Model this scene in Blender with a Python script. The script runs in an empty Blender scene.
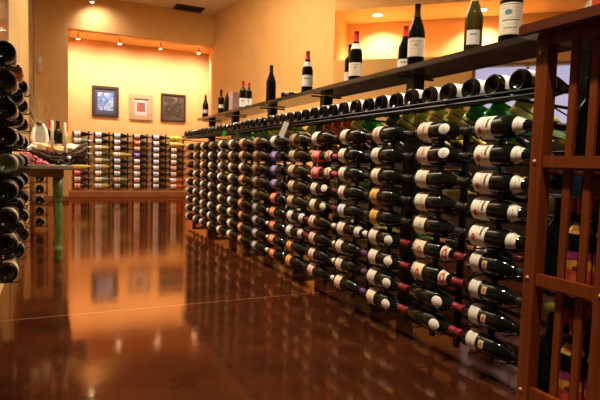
import bpy, bmesh, math, random
from mathutils import Vector, Matrix, Euler
random.seed(7)
PI = math.pi
C = bpy.context.scene.collection
S = bpy.context.scene

# ------------------------------------------------------------------ camera
YAW, PITCH, ROLL, EYE, FPX = math.radians(25.639), math.radians(4.0254), math.radians(1.7), 0.784, 520.0
fw = Vector((math.sin(YAW), math.cos(YAW), 0)); rt = Vector((math.cos(YAW), -math.sin(YAW), 0)); up = Vector((0, 0, 1))
f2 = fw*math.cos(PITCH) - up*math.sin(PITCH); u2 = up*math.cos(PITCH) + fw*math.sin(PITCH)
r3 = rt*math.cos(ROLL) + u2*math.sin(ROLL); u3 = -rt*math.sin(ROLL) + u2*math.cos(ROLL)
cd = bpy.data.cameras.new('camera'); cam = bpy.data.objects.new('camera', cd); C.objects.link(cam)
m = Matrix((r3, u3, -f2)).transposed().to_4x4(); m.translation = Vector((0, 0, EYE)); cam.matrix_world = m
cd.sensor_width = 36; cd.lens = 36*FPX/600; cd.clip_start = .02
S.camera = cam
# ------------------------------------------------------------------ world, exposure, big lights
w = bpy.data.worlds.new('world'); S.world = w; w.use_nodes = True
w.node_tree.nodes['Background'].inputs[0].default_value = (1, .72, .45, 1)
w.node_tree.nodes['Background'].inputs[1].default_value = .22
S.view_settings.view_transform = 'Standard'; S.view_settings.look = 'None'
S.view_settings.gamma = 1; S.view_settings.use_curve_mapping = False
S.view_settings.exposure = 1.12
WARM = (1, .80, .56)
def lamp(name, kind, loc, energy, col=WARM, target=None, **k):
    l = bpy.data.lights.new(name, kind); l.energy = energy; l.color = col
    for a, b in k.items(): setattr(l, a, b)
    o = bpy.data.objects.new(name, l); C.objects.link(o); o.location = loc
    if target is not None: o.rotation_euler = (Vector(target)-Vector(loc)).to_track_quat('-Z', 'Y').to_euler()
    return o
CEIL = 3.595
# ceiling lights over the aisle (out of the frame)
for x, y, e in ((.55, .3, 24), (.55, 1.9, 24), (.55, 3.6, 24), (.6, 5.4, 26), (.9, 7.3, 20)):
    lamp('unseen_spot', 'SPOT', (x, y, CEIL-.1), e*6.6, (1, .82, .60), (x+.85, y+.1, .6), spot_size=math.radians(84), spot_blend=.9, shadow_soft_size=.06)
for x, y, e in ((3.0, 1.8, 100), (3.0, 4.2, 120)):
    lamp('unseen_spot', 'SPOT', (x, y, CEIL-.1), e*2.3, (1, .85, .65), (1.7, y, 1.05), spot_size=math.radians(56), spot_blend=.9, shadow_soft_size=.08)
lamp('added_fill', 'AREA', (1.2, 5.6, CEIL-.03), 72, (1, .80, .56), (1.2, 5.6, 0), shape='RECTANGLE', size=2.2, size_y=3.4)  # added soft fill light below the ceiling, not a real panel

lamp('unseen_spot', 'SPOT', (1.15, 2.9, CEIL-.1), 130, (1, .86, .68), (0, 4.45, .9), spot_size=math.radians(30), spot_blend=.8, shadow_soft_size=.06)  # added spot that brightens the table display, no fixture known there
lamp('unseen_spot', 'SPOT', (1.2, .9, CEIL-.1), 26, (1, .82, .6), (-.2, 3.2, 1.1), spot_size=math.radians(60), spot_blend=.8, shadow_soft_size=.06)  # extra spot added to lift the left wall, not a known fixture
lamp('unseen_spot', 'SPOT', (1.3, 6.2, CEIL-.1), 62, (1, .80, .54), (3.2, 7.6, 1.9), spot_size=math.radians(120), spot_blend=1, shadow_soft_size=.1)  # unseen spot added to brighten the right wall
# ------------------------------------------------------------------ materials
def nodes(name):
    mt = bpy.data.materials.new(name); mt.use_nodes = True
    nt = mt.node_tree; return mt, nt, nt.nodes['Principled BSDF']
def pm(name, col, rough=.5, metal=0, spec=.5, coat=0, trans=0, emit=None, es=0, noise=0, nscale=20, stretch=None, bump=0):
    mt, nt, b = nodes(name)
    b.inputs['Base Color'].default_value = (*col, 1); b.inputs['Roughness'].default_value = rough
    b.inputs['Metallic'].default_value = metal; b.inputs['Specular IOR Level'].default_value = spec
    b.inputs['Coat Weight'].default_value = coat; b.inputs['Transmission Weight'].default_value = trans
    if emit: b.inputs['Emission Color'].default_value = (*emit, 1); b.inputs['Emission Strength'].default_value = es
    if noise or bump:
        tc = nt.nodes.new('ShaderNodeTexCoord'); mp = nt.nodes.new('ShaderNodeMapping')
        mp.inputs['Scale'].default_value = stretch or (1, 1, 1)
        n = nt.nodes.new('ShaderNodeTexNoise'); n.inputs['Scale'].default_value = nscale; n.inputs['Detail'].default_value = 5
        nt.links.new(tc.outputs['Object'], mp.inputs[0]); nt.links.new(mp.outputs[0], n.inputs['Vector'])
        if noise:
            r = nt.nodes.new('ShaderNodeValToRGB')
            r.color_ramp.elements[0].position = .3; r.color_ramp.elements[1].position = .7
            r.color_ramp.elements[0].color = (*[c*(1-noise) for c in col], 1)
            r.color_ramp.elements[1].color = (*[min(1, c*(1+noise)) for c in col], 1)
            nt.links.new(n.outputs[0], r.inputs[0]); nt.links.new(r.outputs[0], b.inputs['Base Color'])
        if bump:
            bp = nt.nodes.new('ShaderNodeBump'); bp.inputs['Strength'].default_value = bump; bp.inputs['Distance'].default_value = .01
            nt.links.new(n.outputs[0], bp.inputs['Height']); nt.links.new(bp.outputs[0], b.inputs['Normal'])
    return mt
M = {}
M['wall'] = pm('orange_plaster', (.76, .43, .145), .85, noise=.05, nscale=3, bump=.05)
M['ceil'] = pm('ceiling_tile', (.86, .80, .70), .9, noise=.12, nscale=60)
M['tan'] = pm('tan_board', (.66, .46, .19), .6, noise=.12, nscale=3, stretch=(1, 14, .6))
M['greybrown'] = pm('greybrown_trim', (.22, .15, .08), .6, noise=.2, nscale=8)
M['darkglass'] = pm('dark_window', (.035, .045, .05), .12, noise=.4, nscale=5)
M['black'] = pm('black_metal', (.012, .012, .013), .38, metal=.3)
M['shelf'] = pm('espresso_wood', (.028, .019, .016), .22, coat=.3, noise=.4, nscale=7, stretch=(6, .6, 6))
M['cab'] = pm('cherry_wood', (.15, .030, .003), .42, spec=.3, coat=.0, noise=.22, nscale=9, stretch=(5, 5, .5))
M['cabdark'] = pm('cherry_wood_top', (.09, .022, .008), .3, coat=.2, noise=.25, nscale=9, stretch=(5, .6, 5))
M['plug'] = pm('screw_plug', (.55, .24, .12), .4)
M['plat'] = pm('platform_wood', (.30, .11, .035), .35, noise=.2, nscale=9, stretch=(.6, 5, 5))
M['glass'] = pm('dark_wine_glass', (.005, .006, .004), .06, spec=.28)
M['glassb'] = pm('brown_wine_glass', (.014, .008, .004), .08, spec=.38)
M['olive'] = pm('olive_wine_glass', (.55, .48, .09), .08, spec=.6, trans=.35)
M['yellow'] = pm('yellow_green_glass', (.88, .84, .20), .08, spec=.6, trans=.35)
M['green'] = pm('green_glass', (.06, .46, .06), .07, spec=.6, trans=.35)
M['amber'] = pm('amber_glass', (.75, .20, .04), .08, spec=.6, trans=.5)
M['darkolive'] = pm('dark_olive_glass', (.085, .07, .012), .07, spec=.5, trans=.4)
M['sage'] = pm('sage_glass', (.13, .19, .10), .25, spec=.6)
for n, c, r in (('c_black', (.014, .012, .012), .3), ('c_cream', (.72, .66, .55), .45), ('c_red', (.17, .012, .02), .3), ('c_bright', (.62, .035, .025), .35),
                ('c_blue', (.03, .05, .42), .35), ('c_purple', (.10, .02, .13), .35), ('c_gold', (.62, .42, .03), .35), ('c_pink', (.55, .06, .12), .35), ('c_orange', (.55, .17, .03), .35)):
    M[n] = pm(n.replace('c_', '')+'_capsule', c, r)

def label_mat(name, base, marks=(), lines=.5):
    mt, nt, b = nodes(name); b.inputs['Roughness'].default_value = .6
    N = nt.nodes.new; L = nt.links.new
    uv = N('ShaderNodeUVMap'); sp = N('ShaderNodeSeparateXYZ'); L(uv.outputs[0], sp.inputs[0])
    def mth(op, a, c=None):
        n = N('ShaderNodeMath'); n.operation = op
        for i, v in enumerate((a, c)):
            if v is None: continue
            if isinstance(v, (int, float)): n.inputs[i].default_value = v
            else: L(v, n.inputs[i])
        return n.outputs[0]
    def mix(fac, A, B):
        n = N('ShaderNodeMix'); n.data_type = 'RGBA'
        if isinstance(fac, float): n.inputs[0].default_value = fac
        else: L(fac, n.inputs[0])
        for s, v in ((6, A), (7, B)):
            if isinstance(v, tuple): n.inputs[s].default_value = (*v, 1)
            else: L(v, n.inputs[s])
        return n.outputs[2]
    u, v = sp.outputs[0], sp.outputs[1]
    col = base
    if lines:
        wv = mth('GREATER_THAN', mth('SINE', mth('MULTIPLY', v, 62)), .35)
        nz = N('ShaderNodeTexNoise'); nz.inputs['Scale'].default_value = 22; L(uv.outputs[0], nz.inputs['Vector'])
        ink = mth('MULTIPLY', mth('MULTIPLY', wv, mth('GREATER_THAN', nz.outputs[0], .5)), lines)
        ink = mth('MULTIPLY', ink, mth('LESS_THAN', mth('ABSOLUTE', mth('SUBTRACT', u, .5)), .30))
        col = mix(ink, col, tuple(c*.30 for c in base))
    for kind, cu, cv, ru, rv, mc in marks:
        a = mth('DIVIDE', mth('SUBTRACT', u, cu), ru); c = mth('DIVIDE', mth('SUBTRACT', v, cv), rv)
        if kind == 'o': k = mth('LESS_THAN', mth('ADD', mth('MULTIPLY', a, a), mth('MULTIPLY', c, c)), 1)
        else: k = mth('LESS_THAN', mth('MAXIMUM', mth('ABSOLUTE', a), mth('ABSOLUTE', c)), 1)
        col = mix(k, col, mc)
    if isinstance(col, tuple): b.inputs['Base Color'].default_value = (*col, 1)
    else: L(col, b.inputs['Base Color'])
    return mt
CR = (.74, .64, .50)
M['l_dot'] = label_mat('cream_label_red_dot', (.78, .70, .58), [('o', .62, .30, .09, .13, (.5, .06, .03)), ('b', .42, .74, .14, .06, (.05, .05, .06)), ('b', .5, .5, .3, .012, (.35, .25, .2))])
M['l_sq'] = label_mat('pale_label_gold_square', (.62, .58, .50), [('b', .5, .97, .4, .02, (.3, .25, .2))], .35)
M['l_gold'] = label_mat('small_gold_label', (.55, .36, .16), [('b', .5, .5, .22, .22, (.2, .08, .03))], 0)
M['l_cream'] = label_mat('cream_label', CR, [('b', .5, .82, .32, .02, (.35, .28, .2)), ('o', .5, .62, .1, .07, (.40, .32, .24))])
M['l_pink'] = label_mat('pinkish_cream_label', (.74, .56, .47), [('o', .5, .55, .13, .12, (.5, .2, .14)), ('b', .5, .2, .3, .02, (.3, .2, .18))])
M['l_emb'] = label_mat('cream_label_red_emblem', (.74, .60, .42), [('o', .55, .58, .12, .17, (.55, .05, .02)), ('o', .55, .58, .05, .07, (.75, .5, .3)), ('b', .5, .12, .4, .03, (.15, .08, .05))])
M['l_gol'] = label_mat('golden_label', (.66, .36, .07), [('o', .5, .5, .12, .1, (.4, .2, .03)), ('b', .5, .8, .3, .03, (.35, .16, .03))], .4)
M['l_white'] = label_mat('white_label', (.78, .75, .70), [('b', .5, .7, .25, .05, (.2, .2, .22))])
M['l_blueish'] = label_mat('bluish_white_label', (.60, .64, .70), [('o', .5, .5, .14, .12, (.25, .3, .45))])
M['l_greybl'] = label_mat('grey_blue_label', (.28, .28, .34), [('o', .5, .5, .2, .15, (.5, .45, .5))])
M['l_purple'] = label_mat('purple_label', (.16, .11, .36), [('o', .5, .5, .2, .15, (.4, .35, .6))], .3)
M['l_orange'] = label_mat('orange_label', (.72, .17, .045), [('b', .5, .9, .5, .06, (.6, .5, .4)), ('o', .5, .45, .14, .14, (.75, .45, .25))], .3)
M['l_org2'] = label_mat('amber_orange_label', (.74, .36, .09), [('o', .5, .5, .15, .12, (.5, .18, .03))], .3)
M['l_red'] = label_mat('pink_red_label', (.60, .05, .09), [('o', .45, .5, .18, .2, (.75, .3, .3)), ('b', .5, .1, .5, .05, (.8, .5, .4)), ('b', .55, .75, .16, .05, (.75, .3, .12))], .3)
M['l_tan'] = label_mat('tan_label', (.58, .43, .25), [('b', .5, .5, .3, .04, (.3, .18, .1))], .4)
M['l_brown'] = label_mat('brown_label', (.23, .13, .08), [('b', .5, .6, .3, .06, (.5, .38, .26))], .3)
M['l_salmon'] = label_mat('salmon_label', (.62, .24, .14), [('b', .5, .8, .5, .08, (.7, .55, .42)), ('b', .5, .15, .5, .05, (.7, .55, .42))], .3)
M['l_yel'] = label_mat('yellow_label', (.70, .62, .09), [('b', .5, .5, .2, .1, (.3, .35, .05))], .3)
M['l_big'] = label_mat('large_cream_label', (.72, .66, .50), [('o', .42, .70, .12, .09, (.10, .22, .30)), ('b', .5, .45, .3, .02, (.2, .15, .1)), ('b', .5, .2, .22, .015, (.2, .15, .1)), ('b', .5, .95, .45, .01, (.3, .2, .1))])
M['l_wild'] = label_mat('patterned_label', (.62, .05, .03), [('b', .5, .88, .6, .16, (.30, .02, .16)), ('o', .55, .60, .42, .15, (.80, .36, .02)), ('o', .5, .50, .10, .09, (.10, .02, .05)), ('o', .5, .2, .16, .14, (.75, .12, .05)), ('o', .3, .85, .1, .05, (.5, .1, .35))], 0)
M['l_neck'] = label_mat('cream_neck_label', (.70, .64, .54), [('b', .5, .5, .2, .04, (.35, .3, .25))], .3)
M['l_neckred'] = label_mat('round_neck_label_red_ring', (.72, .60, .45), [('o', .5, .5, .32, .32, (.55, .06, .03)), ('o', .5, .5, .16, .16, (.72, .6, .45))], 0)
M['l_oval'] = label_mat('white_oval_label', (.74, .70, .60), [('o', .5, .5, .30, .30, (.52, .48, .42)), ('o', .5, .5, .26, .26, (.74, .70, .60))], .3)
M['l_goldband'] = label_mat('gold_neck_band', (.62, .38, .10), [('b', .5, .5, .3, .2, (.4, .1, .04))], 0)

# floor: polished stained concrete with saw-cut seams
def floor_mat():
    mt, nt, b = nodes('polished_stained_concrete'); N = nt.nodes.new; L = nt.links.new
    tc = N('ShaderNodeTexCoord')
    n1 = N('ShaderNodeTexNoise'); n1.inputs['Scale'].default_value = 1.6; n1.inputs['Detail'].default_value = 8; n1.inputs['Roughness'].default_value = .65
    L(tc.outputs['Object'], n1.inputs['Vector'])
    r = N('ShaderNodeValToRGB'); e = r.color_ramp.elements
    e[0].position = .32; e[0].color = (.016, .004, .002, 1); e[1].position = .70; e[1].color = (.062, .015, .005, 1)
    L(n1.outputs[0], r.inputs[0])
    n2 = N('ShaderNodeTexNoise'); n2.inputs['Scale'].default_value = 35; n2.inputs['Detail'].default_value = 3; L(tc.outputs['Object'], n2.inputs['Vector'])
    mr = N('ShaderNodeMapRange'); mr.inputs['From Min'].default_value = .3; mr.inputs['From Max'].default_value = .7
    mr.inputs['To Min'].default_value = .06; mr.inputs['To Max'].default_value = .12; L(n2.outputs[0], mr.inputs[0]); L(mr.outputs[0], b.inputs['Roughness'])
    sp = N('ShaderNodeSeparateXYZ'); L(tc.outputs['Object'], sp.inputs[0])
    def line(out, at, wd):
        s = N('ShaderNodeMath'); s.operation = 'SUBTRACT'; L(out, s.inputs[0]); s.inputs[1].default_value = at
        a = N('ShaderNodeMath'); a.operation = 'ABSOLUTE'; L(s.outputs[0], a.inputs[0])
        l = N('ShaderNodeMath'); l.operation = 'LESS_THAN'; L(a.outputs[0], l.inputs[0]); l.inputs[1].default_value = wd; return l.outputs[0]
    acc = None
    for o_, at in ((1, 2.772), (1, 6.58), (0, 3.1)):
        k = line(sp.outputs[o_], at, .0045)
        if acc is None: acc = k
        else:
            mx = N('ShaderNodeMath'); mx.operation = 'MAXIMUM'; L(acc, mx.inputs[0]); L(k, mx.inputs[1]); acc = mx.outputs[0]
    mx = N('ShaderNodeMix'); mx.data_type = 'RGBA'; L(acc, mx.inputs[0]); L(r.outputs[0], mx.inputs[6]); mx.inputs[7].default_value = (.17, .085, .045, 1)
    L(mx.outputs[2], b.inputs['Base Color'])
    bp = N('ShaderNodeBump'); bp.inputs['Strength'].default_value = .03; bp.inputs['Distance'].default_value = .01
    n3 = N('ShaderNodeTexNoise'); n3.inputs['Scale'].default_value = 9; n3.inputs['Detail'].default_value = 3; L(tc.outputs['Object'], n3.inputs['Vector'])
    L(n3.outputs[0], bp.inputs['Height']); L(bp.outputs[0], b.inputs['Normal'])
    b.inputs['Specular IOR Level'].default_value = 0
    gl = N('ShaderNodeBsdfGlossy'); gl.inputs['Color'].default_value = (1, .70, .44, 1); L(mr.outputs[0], gl.inputs['Roughness']); L(bp.outputs[0], gl.inputs['Normal'])
    fr = N('ShaderNodeFresnel'); fr.inputs['IOR'].default_value = 1.46
    ms = N('ShaderNodeMixShader'); L(fr.outputs[0], ms.inputs[0]); L(b.outputs[0], ms.inputs[1]); L(gl.outputs[0], ms.inputs[2])
    L(ms.outputs[0], nt.nodes['Material Output'].inputs['Surface'])
    b.inputs['Coat Weight'].default_value = .0; b.inputs['Coat Roughness'].default_value = .06
    return mt
M['floor'] = floor_mat()

# ------------------------------------------------------------------ helpers
def obj(name, bm, mat, parent=None, smooth=False):
    me = bpy.data.meshes.new(name); bmesh.ops.recalc_face_normals(bm, faces=bm.faces[:]); bm.to_mesh(me); bm.free()
    for mm in (mat if isinstance(mat, (list, tuple)) else [mat]): me.materials.append(mm)
    if smooth:
        for p in me.polygons: p.use_smooth = True
    o = bpy.data.objects.new(name, me); C.objects.link(o)
    if parent: o.parent = parent
    return o
def tag(o, label, cat, group=None, kind=None):
    if label: o['label'] = label
    if cat: o['category'] = cat
    if group: o['group'] = group
    if kind: o['kind'] = kind
    return o
def struct(name, bm, mat, parent=None):
    o = obj(name, bm, mat, parent)
    if not parent: o['kind'] = 'structure'
    return o
def thing(name, label, cat, loc=(0, 0, 0), rz=0, group=None):
    o = bpy.data.objects.new(name, None); C.objects.link(o); o.location = loc; o.rotation_euler = (0, 0, rz)
    o.empty_display_size = .05
    return tag(o, label, cat, group)
def box(bm, a, b, bev=0, mi=0):
    x0, y0, z0 = a; x1, y1, z1 = b
    v = [bm.verts.new(p) for p in ((x0, y0, z0), (x1, y0, z0), (x1, y1, z0), (x0, y1, z0), (x0, y0, z1), (x1, y0, z1), (x1, y1, z1), (x0, y1, z1))]
    fs = [bm.faces.new([v[i] for i in q]) for q in ((0, 3, 2, 1), (4, 5, 6, 7), (0, 1, 5, 4), (1, 2, 6, 5), (2, 3, 7, 6), (3, 0, 4, 7))]
    for f in fs: f.material_index = mi
    if bev:
        es = list({e for f in fs for e in f.edges})
        bmesh.ops.bevel(bm, geom=es, offset=bev, segments=2, affect='EDGES')
def bx(a, b, bev=0):
    bm = bmesh.new(); box(bm, a, b, bev); return bm
def prism(bm, pts, z0, z1, mi=0):
    lo = [bm.verts.new((x, y, z0)) for x, y in pts]; hi = [bm.verts.new((x, y, z1)) for x, y in pts]
    n = len(pts); fs = [bm.faces.new(lo[::-1]), bm.faces.new(hi)]
    for i in range(n): fs.append(bm.faces.new((lo[i], lo[(i+1) % n], hi[(i+1) % n], hi[i])))
    for f in fs: f.material_index = mi
def tube(bm, pts, r, seg=6, mi=0):
    pts = [Vector(p) for p in pts]; rings = []
    rad = r if isinstance(r, (list, tuple)) else [r]*len(pts)
    for i, p in enumerate(pts):
        d = (pts[min(i+1, len(pts)-1)]-pts[max(i-1, 0)]).normalized()
        ref = Vector((0, 0, 1)) if abs(d.z) < .9 else Vector((1, 0, 0))
        a = d.cross(ref).normalized(); b = d.cross(a)
        rings.append([bm.verts.new(p+(a*math.cos(2*PI*k/seg)+b*math.sin(2*PI*k/seg))*rad[i]) for k in range(seg)])
    for A, B in zip(rings, rings[1:]):
        for k in range(seg):
            f = bm.faces.new((A[k], A[(k+1) % seg], B[(k+1) % seg], B[k])); f.material_index = mi
    for R in (rings[0], rings[-1]): bm.faces.new(R).material_index = mi
def lathe(bm, prof, seg=20, mi=0, mat=None, cap=True):
    rings = []
    for r, z in prof:
        if r < 1e-5: rings.append([bm.verts.new((0, 0, z))])
        else: rings.append([bm.verts.new((r*math.cos(2*PI*k/seg), r*math.sin(2*PI*k/seg), z)) for k in range(seg)])
    for A, B in zip(rings, rings[1:]):
        for k in range(seg):
            a, a2, b, b2 = A[k % len(A)], A[(k+1) % len(A)], B[k % len(B)], B[(k+1) % len(B)]
            vs = [a, a2, b2, b]; u = []
            for q in vs:
                if q not in u: u.append(q)
            if len(u) > 2: bm.faces.new(u).material_index = mi
    if cap:
        for R in (rings[0], rings[-1]):
            if len(R) > 2: bm.faces.new(R).material_index = mi
    if mat is not None:
        for R in rings:
            for q in R: q.co = mat @ q.co

# ------------------------------------------------------------------ bottles
BURG = [(.041, .006), (.041, .150), (.0395, .168), (.034, .188), (.0255, .212), (.0185, .232), (.0152, .250), (.0142, .270), (.0142, .292), (.0155, .293), (.0155, .300), (.013, .302)]
BORD = [(.0375, .006), (.0375, .186), (.036, .197), (.030, .210), (.021, .222), (.0158, .232), (.0145, .245), (.0142, .292), (.0155, .293), (.0155, .300), (.013, .302)]
PUNT = [(0, .022), (.012, .018), (.024, .005), (.031, .0005), (.0355, .001)]
def rad(prof, z):
    for (r0, z0), (r1, z1) in zip(prof, prof[1:]):
        if z0 <= z <= z1: return r0+(r1-r0)*(z-z0)/max(1e-6, z1-z0)
    return prof[-1][0]
MESH = {}
def body_mesh(shape, mat, seg=22):
    k = ('body', shape, mat, seg)
    if k not in MESH:
        bm = bmesh.new(); P = BURG if shape == 'burg' else BORD
        lathe(bm, PUNT+P, seg, cap=True)
        me = bpy.data.meshes.new('wine_bottle'); bmesh.ops.recalc_face_normals(bm, faces=bm.faces[:]); bm.to_mesh(me); bm.free()
        for p in me.polygons: p.use_smooth = True
        me.materials.append(M[mat]); MESH[k] = me
    return MESH[k]
def patch_mesh(shape, mat, z0, z1, arc, oval=False, off=.0007):
    k = ('patch', shape, mat, z0, z1, arc, oval)
    if k in MESH: return MESH[k]
    P = BURG if shape == 'burg' else BORD
    bm = bmesh.new(); uvl = bm.loops.layers.uv.new('UVMap'); uvs = {}
    def vert(u, v):
        z = z0+(z1-z0)*v; a = (u-.5)*arc; r = rad(P, z)+off
        q = bm.verts.new((r*math.cos(a), r*math.sin(a), z)); uvs[q] = (u, v); return q
    if oval:
        c = vert(.5, .5); pr = None; K = 20
        for j in range(1, 5):
            t = j/4*.5; ring = [vert(.5+t*math.cos(2*PI*i/K), .5+t*math.sin(2*PI*i/K)) for i in range(K)]
            for i in range(K):
                if pr is None: bm.faces.new((c, ring[i], ring[(i+1) % K]))
                else: bm.faces.new((pr[i], ring[i], ring[(i+1) % K], pr[(i+1) % K]))
            pr = ring
    else:
        nu = max(6, int(arc/(2*PI)*26)); nv = 1 if z1 < .17 and shape == 'burg' else 5
        g = [[vert(i/nu, j/nv) for i in range(nu+1)] for j in range(nv+1)]
        for j in range(nv):
            for i in range(nu): bm.faces.new((g[j][i], g[j][i+1], g[j+1][i+1], g[j+1][i]))
    for f in bm.faces:
        f.smooth = True
        for l in f.loops: l[uvl].uv = uvs[l.vert]
    me = bpy.data.meshes.new('label'); bm.to_mesh(me); bm.free(); me.materials.append(M[mat]); MESH[k] = me
    return me
def capsule_mesh(shape, mat, z0):
    k = ('cap', shape, mat, z0)
    if k not in MESH:
        P = BURG if shape == 'burg' else BORD; bm = bmesh.new()
        pr = [(rad(P, z0)+.0005, z0)]+[(r+.0005, z) for r, z in P if z > z0+.002]+[(0, .3028)]
        lathe(bm, pr, 16, cap=False)
        me = bpy.data.meshes.new('capsule'); bmesh.ops.recalc_face_normals(bm, faces=bm.faces[:]); bm.to_mesh(me); bm.free()
        for p in me.polygons: p.use_smooth = True
        me.materials.append(M[mat]); MESH[k] = me
    return MESH[k]
# kind: shape, glass, label(mat,z0,z1,arc) or None, capsule, extras
def kind(shape='burg', glass='glass', lab='l_cream', z=(.022, .095), arc=3.6, cap='c_black', capz=.245, neck=None, oval=None, sq=False):
    return dict(shape=shape, glass=glass, lab=lab, z=z, arc=arc, cap=cap, capz=capz, neck=neck, oval=oval, sq=sq)
def bottle(K, base, axis, face, label, group, scale=1, name='wine_bottle', parts=True, category='bottle'):
    """base: point at the bottle's foot, axis: towards the neck, face: the way the label looks."""
    o = bpy.data.objects.new(name, body_mesh(K['shape'], K['glass'])); C.objects.link(o)
    Z = Vector(axis).normalized(); X = Vector(face); X = (X-Z*X.dot(Z)).normalized(); Y = Z.cross(X)
    mm = Matrix((X, Y, Z)).transposed().to_4x4() @ Matrix.Scale(scale, 4); mm.translation = Vector(base); o.matrix_world = mm
    tag(o, label, category, group)
    def child(n, me, lb=None):
        c = bpy.data.objects.new(n, me); C.objects.link(c); c.parent = o
        if lb: c['label'] = lb
    if K['lab']: child('label', patch_mesh(K['shape'], K['lab'], K['z'][0], K['z'][1], K['arc']))
    if K['cap']: child('capsule', capsule_mesh(K['shape'], K['cap'], K['capz']))
    if K['neck']: child('neck_label', patch_mesh(K['shape'], K['neck'], .188, .222, 2.6))
    if K['oval']: child('shoulder_label', patch_mesh(K['shape'], K['oval'], .155, .205, 1.25, True))
    if K['sq']: child('small_label', patch_mesh(K['shape'], 'l_gold', .098, .122, .75))
    return o
GL = {'glass': 'dark', 'darkolive': 'dark olive', 'glassb': 'brown', 'olive': 'olive', 'yellow': 'yellow-green', 'green': 'green', 'amber': 'amber', 'sage': 'sage green'}
LB = {None: 'no label', 'l_dot': 'red-dotted cream label', 'l_sq': 'pale label', 'l_cream': 'cream label', 'l_pink': 'pinkish label', 'l_emb': 'red-emblem label', 'l_gol': 'golden label',
      'l_white': 'white label', 'l_blueish': 'bluish label', 'l_greybl': 'grey-blue label', 'l_purple': 'purple label', 'l_orange': 'orange label', 'l_org2': 'amber label', 'l_red': 'pink-red label',
      'l_tan': 'tan label', 'l_brown': 'brown label', 'l_salmon': 'salmon label', 'l_yel': 'yellow label', 'l_big': 'big cream label', 'l_wild': 'patterned label'}
ORD = ['first', 'second', 'third', 'fourth', 'fifth', 'sixth', 'seventh', 'eighth', 'ninth', 'tenth', 'eleventh', 'twelfth', 'thirteenth', 'fourteenth', 'fifteenth', 'sixteenth', 'seventeenth', 'eighteenth', 'nineteenth']
TENS = {20: 'twent', 30: 'thirt', 40: 'fort', 50: 'fift'}
def ordw(n):
    if n < 20: return ORD[n-1]
    t, r = n//10*10, n % 10
    return TENS[t]+'ieth' if r == 0 else TENS[t]+'y-'+ORD[r-1]

# ================================================================== SETTING
struct('floor', bx((-3.2, -2.2, -.1), (7.6, 12.2, 0)), M['floor'])
struct('ceiling', bx((-3.2, -2.2, CEIL), (7.6, 12.2, CEIL+.1)), M['ceil'])
WY = 11.5      # back wall of the far alcove
struct('wall_far', bx((-.3, WY, 0), (3.6, WY+.1, CEIL)), M['wall'])
bm = bmesh.new(); prism(bm, [(-.30, 10.03), (.273, 10.03), (.273, WY), (-.30, WY)], 0, CEIL); struct('wall_far_pillar', bm, M['wall'])
bm = bmesh.new(); prism(bm, [(.273, 10.03), (2.853, 10.03), (2.853, 10.18), (.273, 10.18)], 3.0, CEIL); struct('wall_far_header', bm, M['wall'])
bm = bmesh.new(); prism(bm, [(.273, 10.18), (3.1, 10.18), (3.2, WY), (.273, WY)], 3.14, CEIL); struct('ceiling_alcove', bm, M['wall'])
A = Vector((3.366, 6.12)); D = Vector((.7071, -.7071)); Nn = Vector((.7071, .7071)); E_ = A+D*3.0
Bk = A+Nn*.68
bm = bmesh.new(); prism(bm, [(2.853, 10.03), (3.366, 6.12), tuple(Bk), tuple(Bk+Vector((.1, .1))), (3.5, 11.6), (3.165, 11.6), (3.165, WY)], 0, CEIL); struct('wall_right', bm, M['wall'])
def dpt(s, n): return tuple(A+D*s+Nn*n)
bm = bmesh.new(); prism(bm, [dpt(0, 0), dpt(1.75, 0), dpt(1.75, .68), dpt(0, .68)], 0, 2.15); struct('wall_niche_base', bm, M['wall'])
bm = bmesh.new()
prism(bm, [dpt(1.75, 0), dpt(3, 0), dpt(3, .68), dpt(1.75, .68)], 0, 1.3); prism(bm, [dpt(1.75, 0), dpt(3, 0), dpt(3, .68), dpt(1.75, .68)], 2.05, 2.15)
struct('wall_niche_base_right', bm, M['wall'])
bm = bmesh.new(); prism(bm, [dpt(0, 0), dpt(3, 0), dpt(3, .68), dpt(0, .68)], 2.79, CEIL); struct('wall_niche_header', bm, M['wall'])
bm = bmesh.new(); prism(bm, [dpt(0, .68), dpt(3, .80), dpt(3, .9), dpt(0, .78)], 0, CEIL); struct('wall_niche_back', bm, M['wall'])
M['pane'] = pm('daylit_window_pane', (.3, .3, .4), .3, emit=(.58, .54, .80), es=.34)
bm = bmesh.new(); prism(bm, [dpt(1.75, .10), dpt(3, .10), dpt(3, .12), dpt(1.75, .12)], 1.3, 2.05); win = struct('window_1', bm, M['pane'])
M['frame'] = pm('window_frame_paint', (.62, .5, .38), .5)
bm = bmesh.new()
for s in (1.75, 2.35, 2.96): prism(bm, [dpt(s, .04), dpt(s+.04, .04), dpt(s+.04, .10), dpt(s, .10)], 1.3, 2.05)
for z in (1.3, 2.01): prism(bm, [dpt(1.75, .04), dpt(3, .04), dpt(3, .10), dpt(1.75, .10)], z, z+.04)
obj('window_frame', bm, M['frame'], win)
M['dark_sheet'] = pm('added_dark_sheet', (.035, .016, .009), .5, noise=.3, nscale=6)  # for made-up dark sheets that keep the gaps behind the rack dark
bm = bmesh.new(); prism(bm, [dpt(-.0, -.02), dpt(3, -.02), dpt(3, 0), dpt(0, 0)], 0, 1.22); struct('added_sheet_niche', bm, M['dark_sheet'])  # added sheet, darkens what shows between the rack bottles
bm = bmesh.new(); prism(bm, [(2.853, 10.0), (3.346, 6.12), (3.366, 6.12), (2.870, 10.0)], 0, .55); struct('added_sheet_right', bm, M['dark_sheet'])  # same added dark sheet along the foot of the right wall
struct('wall_right_near', bx((E_.x, -2.2, 0), (E_.x+.1, E_.y+.05, CEIL)), M['wall'])
struct('wall_behind', bx((-3.2, -2.3, 0), (7.6, -2.2, CEIL)), M['tan'])
struct('wall_left_near', bx((-3.3, -2.2, 0), (-3.2, 2.05, CEIL)), M['wall'])
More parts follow.
